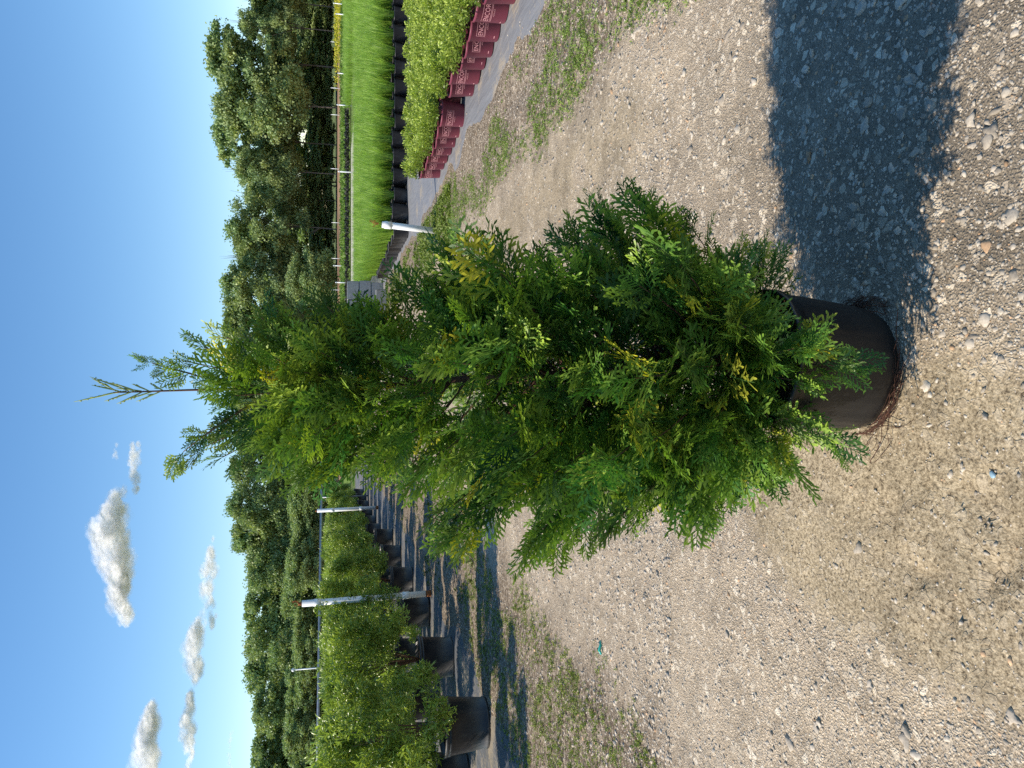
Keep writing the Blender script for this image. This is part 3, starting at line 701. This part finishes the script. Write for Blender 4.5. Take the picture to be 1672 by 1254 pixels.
# ------------------------------------------------------------------ grassy plants in black pots, in hundreds
def blade_t(seg=4):
    V = []; 
    for k in range(seg+1):
        s = k/seg; ww = .5*(1-s**2.2)+.02; V += [(s*1.0, ww, -.25*s*s), (s*1.0, -ww, -.25*s*s)]
    F = [(2*k, 2*k+1, 2*k+3, 2*k+2) for k in range(seg)]
    return np.array(V), np.array(F)
def grass_clump(seed, n=210, H=.46, sp=.14):
    r = np.random.default_rng(seed); tv, tf = blade_t()
    a = r.random(n)*6.28; rr_ = r.random(n)**.6*.07; P_ = np.stack([rr_*np.cos(a), rr_*np.sin(a), np.zeros(n)], -1)
    pit = R(88)-np.abs(r.normal(0, .13, n)); Rm = rotmats(a+r.normal(0, .4, n), pit, r.normal(0, .3, n)); L = H*r.uniform(.65, 1.12, n)
    S = np.stack([L, r.uniform(.005, .009, n), L*.6], -1); b = r.random(n)
    c = np.array([.14, .27, .03])*(1-b[:, None])+np.array([.38, .54, .09])*b[:, None]
    return stamp(tv, tf, Rm, P_, S, None, c)
def make_grass(seed):
    t = empty('potted_grass')
    v, f, c = grass_clump(seed); o = mesh('blades', v, f, M_grassblade, t, col=c); o.location = (0, 0, .235)
    m = MB(); m.lathe([(0, .006), (.118, .006), (.126, 0), (.13, .006), (.150, .235), (.156, .237), (.157, .252), (.15, .256), (.146, .22)], 28); m.build('pot', M_grey, t)
    m = MB(); m.lathe([(.148, .222), (.06, .23), (0, .232)], 18); m.build('soil', M_soil, t)
    return t
pg = [make_grass(500+k) for k in range(4)]; ug = set(); cnt = 0; stuffP = []
S_ = .325; spots = []
for b_i, (ya, yb) in enumerate(((13.98, 19.4), (21.3, 26.6), (30.5, 43.5))):
    row = 0; y = ya
    while y < yb:
        x = (2.76 if b_i < 2 else 15.5)-.008*(y-14)
        c_ = 0
        while x < .52*y+.2:
            spots.append((y, x, b_i, row, c_)); x += S_; c_ += 1
        y += S_; row += 1
spots.sort(key=lambda s: (s[0]-.0*s[1])+ (0 if s[4] > 2 else -3.0*(s[2] == 0)-1.0*(s[2] == 1)))
for i, (y, x, b_i, row, c_) in enumerate(spots):
    if i < 290:
        o = place(pg, ug, random.randrange(4), (x+random.gauss(0, .012), y+random.gauss(0, .012), .014), random.random()*6.28, random.uniform(.95, 1.05)); o.scale.z *= random.uniform(.92, 1.08)
        lb = f'grassy green plant in a black pot, {ORD[min(c_, 29)]} from the track in the {ORD[row]} cross row'+(' of the farther block' if b_i else '')
        tag(o, lb, 'potted grass', 'grassy plants in black pots', 'thing')
    else: stuffP.append((x, y))
tv0, tf0, tc0 = grass_clump(777, n=95); sp_ = np.array(stuffP); k = len(sp_)
az = rng.random(k)*6.28; Rm = np.stack([np.stack([np.cos(az), -np.sin(az), 0*az], -1), np.stack([np.sin(az), np.cos(az), 0*az], -1), np.stack([0*az, 0*az, 0*az+1], -1)], 1)
S3 = np.stack([np.full(k, 1.15), np.full(k, 1.15), rng.uniform(.92, 1.06, k)], -1)
v, f, c = stamp(tv0, tf0, Rm, np.concatenate([sp_+rng.normal(0, .015, (k, 2)), np.full((k, 1), .235)], 1), S3, tc0[:, :3], rng.uniform(.85, 1.2, (k, 1))*np.ones((k, 3)))
tag(mesh('potted_grass_field', v, f, M_grassblade, col=c), 'mass of grassy green plants filling the beds behind', 'grassy plants', kind='stuff')

# ------------------------------------------------------------------ stacked concrete blocks at the end of the bed
def block(x, y, z, lx, lz, lab, ly=.30):
    import bmesh
    b = bmesh.new(); bmesh.ops.create_cube(b, size=1)
    for v_ in b.verts: v_.co = Vector((v_.co.x*lx, v_.co.y*ly, v_.co.z*lz))
    bmesh.ops.bevel(b, geom=b.edges[:], offset=.012, segments=2, affect='EDGES')
    me = bpy.data.meshes.new('concrete_block'); b.to_mesh(me); b.free(); me.materials.append(M_block)
    o = bpy.data.objects.new('concrete_block', me); o.location = (x, y, z+lz/2); o.rotation_euler = (0, 0, random.gauss(0, .02)); link(o)
    return tag(o, lab, 'concrete block', 'grey blocks stacked at the end of the bed')
for (x, z, a, b_) in ((2.42, .0, 'bottom', 'pot side'), (1.95, .0, 'bottom', 'track side'), (2.46, .31, 'middle', 'pot side'), (1.96, .31, 'middle', 'track side'), (2.44, .62, 'top', 'pot side'), (1.94, .62, 'top', 'track side')):
    block(x, 20.6, z+.012, .485, .30, f'grey concrete block in the {a} layer of the stack, on its {b_}')
block(2.05, 19.2, .012, .55, .26, 'low grey concrete block lying alone before the stack')

# ------------------------------------------------------------------ far beds: rows of dark pots, yellow flowers, sprinkler risers, stakes
def crop_rows(name, x0, x1, ys_, h, c1, c2, lab, cat, n, w_=.5, lf=(.12, .25)):
    r = np.random.default_rng(len(name)*7+int(x0)); X = r.uniform(x0, x1, n); Y = r.choice(ys_, n)+r.normal(0, w_, n); Z = r.uniform(.25, 1, n)*h
    b = r.random(n); c = np.array(c1)*(1-b[:, None])+np.array(c2)*b[:, None]; tv, tf = leaf_t(.5)
    v, f, cc = stamp(tv, tf, rotmats(r.random(n)*6.28, r.uniform(-.2, 1.3, n), r.normal(0, .6, n)), np.stack([X, Y, Z], -1), r.uniform(*lf, n), None, c)
    return tag(mesh(name, v, f, M_weed, col=cc), lab, cat, kind='stuff')
crop_rows('green_crop', 3.5, 46, [53, 56, 59, 62], .4, (.10, .17, .03), (.2, .3, .06), 'low green crop in rows beyond the potted grasses', 'crop', 16000)
crop_rows('green_crop', 2, 60, [66, 71, 76], .3, (.09, .16, .03), (.18, .27, .05), 'farther low green crop reaching towards the dirt road', 'crop', 15000)
crop_rows('yellow_flowers', 31, 60, [54, 58, 62, 66, 70, 74, 78, 82], .8, (.40, .36, .02), (.62, .54, .05), 'bright yellow flowers in a bed before the dirt road', 'flowers', 14000, 1.0)
crop_rows('dark_mulch', 4, 30, [50.8, 51.2, 66], .3, (.02, .02, .02), (.05, .05, .04), 'dark low strips between the far green rows', 'mulch', 6000, .3)
for i, (x, y, h_) in enumerate([(27.5, 57, 1.0), (23, 49, .9), (20.5, 52, .75), (17, 48, .85), (12.4, 46, .8), (9.0, 60, 1.0), (6.7, 52, .9), (4.3, 52, .85), (1.7, 70, 1.0), (29, 85, 1.1), (24, 88, 1.1), (33, 88, 1.1), (18, 88, 1.0), (14, 88, 1.0), (10.5, 88, 1.0), (7, 88, 1.0), (4.4, 90, 1.0), (39, 90, 1.1)]):
    t = empty('sprinkler_riser', (x, y, 0), label=f'thin white sprinkler riser, {ORD[i]} counted over the far fields', cat='sprinkler riser', group='white risers in the far fields')
    m = MB(); m.tube([(0, 0, 0), (0, 0, h_)], [.035, .035], 8); m.build('riser', M_white, t)
    m = MB(); m.tube([(0, 0, h_), (0, 0, h_+.08)], [.055, .03], 8); m.build('nozzle', M_white, t)

# overhead pipe behind the big shrubs
t = empty('overhead_pipe', (0, 0, 0), label='long grey overhead pipe running behind the big potted shrubs', cat='pipe')
m = MB(); m.tube([(-24, 27.6, 1.93), (-14, 27.9, 1.80), (-2.2, 28.2, 1.62)], .05, 8); m.build('pipe', M_steel, t)
for x in (-22, -16, -10.5, -4.0):
    m = MB(); m.tube([(x, 28, 0), (x, 28, 1.7)], .03, 6); m.build('post', M_steel, t)
t = empty('thin_mast', (-13.6, 38, 0), label='slim pale mast with a small head rising before the woods', cat='mast')
m = MB(); m.tube([(0, 0, 0), (0, 0, 3.0)], .03, 6); m.build('pole', M_white, t)
m = MB(); m.lathe([(0, 2.98), (.08, 3.0), (.09, 3.06), (.05, 3.12), (0, 3.13)], 10); m.build('head', M_white, t)

# ------------------------------------------------------------------ litter
t = MB(); t.tube([(0, 0, .01), (.02, .004, .018), (.045, -.003, .012), (.07, .002, .008)], [.006, .008, .007, .004], 6)
o = t.build('plastic_scrap', plain('teal_plastic', (.03, .42, .34), .4)); o.location = (-1.42, 3.82, ground_z(np.array([-1.42]), np.array([3.82]))[0]); o.rotation_euler = (0, 0, .3)
tag(o, 'small twisted teal plastic scrap on the pale gravel', 'litter')
t = MB(); t.lathe([(0, .004), (.006, .004), (.008, .002), (.007, 0)], 9, lambda a, z_: .2*math.sin(2*a)+.1*math.sin(3*a))
o = t.build('plastic_chip', plain('blue_plastic', (.28, .42, .5), .4)); o.location = (-.195, 1.37, ground_z(np.array([-.195]), np.array([1.37]))[0]+.004)
tag(o, 'tiny pale blue plastic chip pressed into the tan gravel', 'litter')

# ------------------------------------------------------------------ woodland trees
def tree_crown(seed, n=15000, nc=70, shape='round', loose=.0, leaf=(.016, .030)):
    """crown in a unit box: radius .5, height 0..1"""
    r = np.random.default_rng(seed); th = r.random(nc)*6.28; zc = r.random(nc)**.8*.86+.08
    prof = np.sin(np.clip((zc+.05)/1.1, 0, 1)*math.pi)**.55
    rc = .40*prof*np.sqrt(r.random(nc))*(1+.35*r.normal(size=nc)*.5); C0 = np.stack([rc*np.cos(th), rc*np.sin(th), zc], -1)
    cr = r.uniform(.06, .13, nc)*(1-loose*.35); cb = r.random(nc); hue = r.random(nc)
    ci = r.integers(0, nc, n); v = r.normal(size=(n, 3)); v /= np.linalg.norm(v, axis=1)[:, None]
    P_ = C0[ci]+v*(cr[ci]*np.abs(r.normal(.62, .38, n)))[:, None]*np.array([1.25, 1.25, .7]); b = .5*cb[ci]+.5*r.random(n); h_ = hue[ci][:, None]
    c = (np.array([.14, .22, .11])*(1-b[:, None])+np.array([.37, .50, .21])*b[:, None])*(1+h_*np.array([.25, .05, -.1]))  # distance haze is put into the leaf colours as added grey and blue
    tv = np.array([(-.5, -.35, 0), (.5, -.3, .1), (.45, .35, -.05), (-.4, .4, .1)]); tf = np.array([(0, 1, 2, 3)])
    vv, ff, cc = stamp(tv, tf, rotmats(r.random(n)*6.28, r.normal(0, .7, n), r.normal(0, .8, n)), P_, r.uniform(*leaf, n), None, c)
    return vv, ff, cc, C0
def trunk_mesh(seed, C0):
    m = MB(); r = random.Random(seed)
    m.tube([(0, 0, -.35), (.015*(seed-2), 0, 0), (.02, .01, .4), (.0, .0, .85)], [.020, .016, .010, .003], 8)
    for k in range(16):
        c_ = C0[r.randrange(len(C0))]; z0 = max(-.05, c_[2]-.28)
        m.tube([(0.01, 0, z0), (c_[0]*.5, c_[1]*.5, (z0+c_[2])/2-.02), tuple(c_)], [.010, .006, .002], 5)
    return m
crowns = []
for k in range(6):
    vv, ff, cc, C0 = tree_crown(60+k, loose=(k % 3)/2, nc=(105, 75, 130)[k % 3], n=(26000, 19000, 30000)[k % 3])
    o = mesh('crown', vv, ff, M_tree, col=cc); tr = trunk_mesh(k, C0).build('trunk', M_treebark)
    crowns.append((o.data, tr.data)); bpy.data.objects.remove(o); bpy.data.objects.remove(tr)
D0 = 130.0
def woodtree(y_px, top, wpx, dist, label, k, low=.25, group='trees along the far edge of the fields'):
    a = (627-y_px)/1256.; x = a*dist*1.06
    b = (top-836)/1256.; fw = .9728-b*.2317; dn = .2317+b*.9728; H = 1.4-dist*dn/fw; W = wpx/1256*dist*1.06
    t = empty('woodland_tree', (x, dist, 0), rz=0, label=label, cat='tree', group=group)
    cm, tm = crowns[k]; z0 = H*low; ch = H-z0
    for nm, dat in (('crown', cm), ('trunk', tm)):
        o = bpy.data.objects.new(nm, dat); link(o, t); o.location = (0, 0, z0); o.rotation_euler = (0, 0, random.random()*6.28)
        o.scale = (W*1.12, W*1.12, ch*1.02) if nm == 'crown' else (W*.7, W*.7, z0/.35 if z0/.35 < ch else ch)
        if nm == 'trunk': o.scale = (max(W*.55, 4), max(W*.55, 4), max(z0/.33, ch*.8))
    return t
wt = [(4, 348, 85, 120, 1, .3), (62, 408, 85, 128, 0, .3), (98, 388, 55, 124, 1, .3), (152, 336, 130, 130, 2, .2), (212, 352, 110, 128, 3, .2), (268, 346, 95, 135, 5, .25), (312, 386, 70, 130, 0, .3), (352, 400, 70, 138, 3, .3),
      (395, 370, 95, 132, 4, .2), (440, 384, 70, 136, 0, .3), (486, 362, 95, 132, 1, .2), (538, 364, 100, 136, 2, .2), (590, 372, 90, 130, 3, .2), (650, 378, 95, 135, 0, .2), (705, 380, 90, 132, 5, .2),
      (758, 374, 90, 128, 1, .2), (808, 372, 90, 124, 4, .15), (852, 378, 80, 128, 2, .15), (898, 402, 85, 122, 0, .12), (948, 398, 100, 126, 5, .12), (1002, 402, 95, 120, 3, .1), (1052, 402, 90, 126, 0, .1),
      (1105, 412, 95, 118, 2, .1), (1160, 410, 100, 122, 5, .1), (1212, 410, 95, 118, 3, .1), (1268, 414, 110, 120, 0, .1)]
looks = {1: 'tall loose crowned tree', 4: 'open crowned tall tree', 2: 'big dense round crowned tree', 5: 'full dark crowned tree', 0: 'dark green leafy tree', 3: 'mid green leafy tree'}
for i, (yp, tp_, wp, ds, k, lo) in enumerate(wt):
    side = 'beyond the grassy pots' if yp < 560 else ('behind the big shrubs' if yp > 730 else 'behind the arborvitae')
    base_i = i if yp < 560 else (i-12 if yp <= 730 else i-15)
    woodtree(yp, tp_, wp, ds, f'{looks[k]}, {ORD[max(0, base_i)]} in the tree line {side}', k, lo)
for i in range(17):            # a second rank behind, lower, closing the gaps
    yp = 20+i*76; woodtree(yp, 430+random.uniform(-14, 12), 120, 150+random.uniform(-4, 8), f'shaded tree filling a gap in the second rank, {ORD[i]} of that rank', random.choice((0, 2, 5)), .05, 'trees of the second rank')
for i in range(15):            # brush at the edge of the wood
    yp = 690+i*42 if i < 14 else 470; woodtree(yp, 470+random.uniform(-12, 18), 85, 112+random.uniform(-3, 3), f'low leafy tree at the wood edge behind the big shrubs, {ORD[i]} of its rank', random.choice((0, 3, 5)), .0, 'low trees at the wood edge')
for i in range(15):
    yp = 8+i*40; woodtree(yp, 492+random.uniform(-14, 14), 95, 142+random.uniform(-3, 3), f'low understorey tree beyond the dirt road, {ORD[i]} of its rank', random.choice((0, 2, 5)), .02, 'understorey trees beyond the dirt road')

# ------------------------------------------------------------------ clouds: heaps of soft puffs far away
q = NT('cloud'); o = q.obj()
lw = q.n('ShaderNodeLayerWeight', {'Blend': .5}).outputs['Facing']
nz = q.noise(o, .022, 3, .5)
al = q.math('MULTIPLY', q.math('POWER', q.math('SUBTRACT', 1.0, lw), 2.7), q.ramp(nz, [(.34, .25), (.60, .9)]))
al = q.math('MULTIPLY', al, q.attr('dens', 0))
al = q.math('MULTIPLY', al, .82)
df = q.n('ShaderNodeBsdfDiffuse', {'Color': (1, 1, 1, 1)}); tr_ = q.n('ShaderNodeBsdfTranslucent', {'Color': (1, 1, 1, 1)})
md = q.n('ShaderNodeMixShader', {0: .7, 1: df.outputs[0], 2: tr_.outputs[0]}); tp2 = q.n('ShaderNodeBsdfTransparent')
mx = q.n('ShaderNodeMixShader', {0: al, 1: tp2.outputs[0], 2: md.outputs[0]}); q.t.links.new(mx.outputs[0], q.out.inputs[0])
M_cloud = q.m
def cloud(c, w_, h_, n, lab, seed, dens=1.0, tilt=0.0, taper=0.0):
    h_ = h_*.85; w_ = w_*.95
    r = np.random.default_rng(seed); Vs = []; Fs = []; nn = 0
    vi, fi = ico(3)
    for k in range(n):
        t_ = r.uniform(-1, 1); s = 1-abs(t_)**2*.75-taper*t_*.3; px = t_*w_/2; pz = (r.random()**1.4)*h_*.62*s-.3*h_*(.4) - abs(px)*0 + tilt*px; py = r.normal(0, w_*.12)
        rad = h_*(r.uniform(.14, .30) if h_ > 60 else r.uniform(.26, .46))*(.5+.5*s)
        disp = 1+.22*(np.sin(vi[:, 0]*5+k)*np.cos(vi[:, 1]*6+k*2)*np.sin(vi[:, 2]*5+3*k))+.08*np.sin(vi[:, 0]*13+k)*np.sin(vi[:, 2]*12)
        v = vi*disp[:, None]*np.array([rad*1.35, rad*1.35, rad*.85])+np.array([px, py, pz]); Vs.append(v); Fs.append(fi+nn); nn += len(v)
    o = mesh('cloud', np.concatenate(Vs), np.concatenate(Fs), M_cloud, col=np.full((nn, 3), dens), colname='dens'); o.location = c
    return tag(o, lab, 'cloud', 'small white clouds')
cloud((-310, 1638, 400), 205, 92, 90, 'largest puffy white cloud, high over the big shrubs', 1, 1.0, .05)
cloud((-418, 1637, 388), 95, 50, 34, 'ragged white tail cloud beside the largest cloud', 2, .9)
cloud((-161, 1629, 367), 108, 24, 36, 'slim flat white cloud close to the treetop', 3, .75)
cloud((-137, 1638, 404), 44, 14, 10, 'faint wisp of cloud above the slim flat cloud', 4, .35)
cloud((-386, 1595, 224), 172, 34, 52, 'long low white cloud over the woods', 5, .7)
cloud((-520, 1601, 251), 118, 44, 46, 'ragged white cloud between two low clouds', 6, .75)
cloud((-664, 1604, 263), 135, 36, 46, 'narrow bright cloud low towards the frame edge', 7, .85)
cloud((-700, 1624, 340), 150, 58, 56, 'puffy white cloud cut by the frame edge', 8, .9)
cloud((-714, 1586, 186), 80, 16, 14, 'faint wisp of cloud just above the woods', 9, .25)
cloud((653, 1585, 181), 34, 14, 10, 'tiny pale cloud above the grassy pots side treetops', 10, .5)
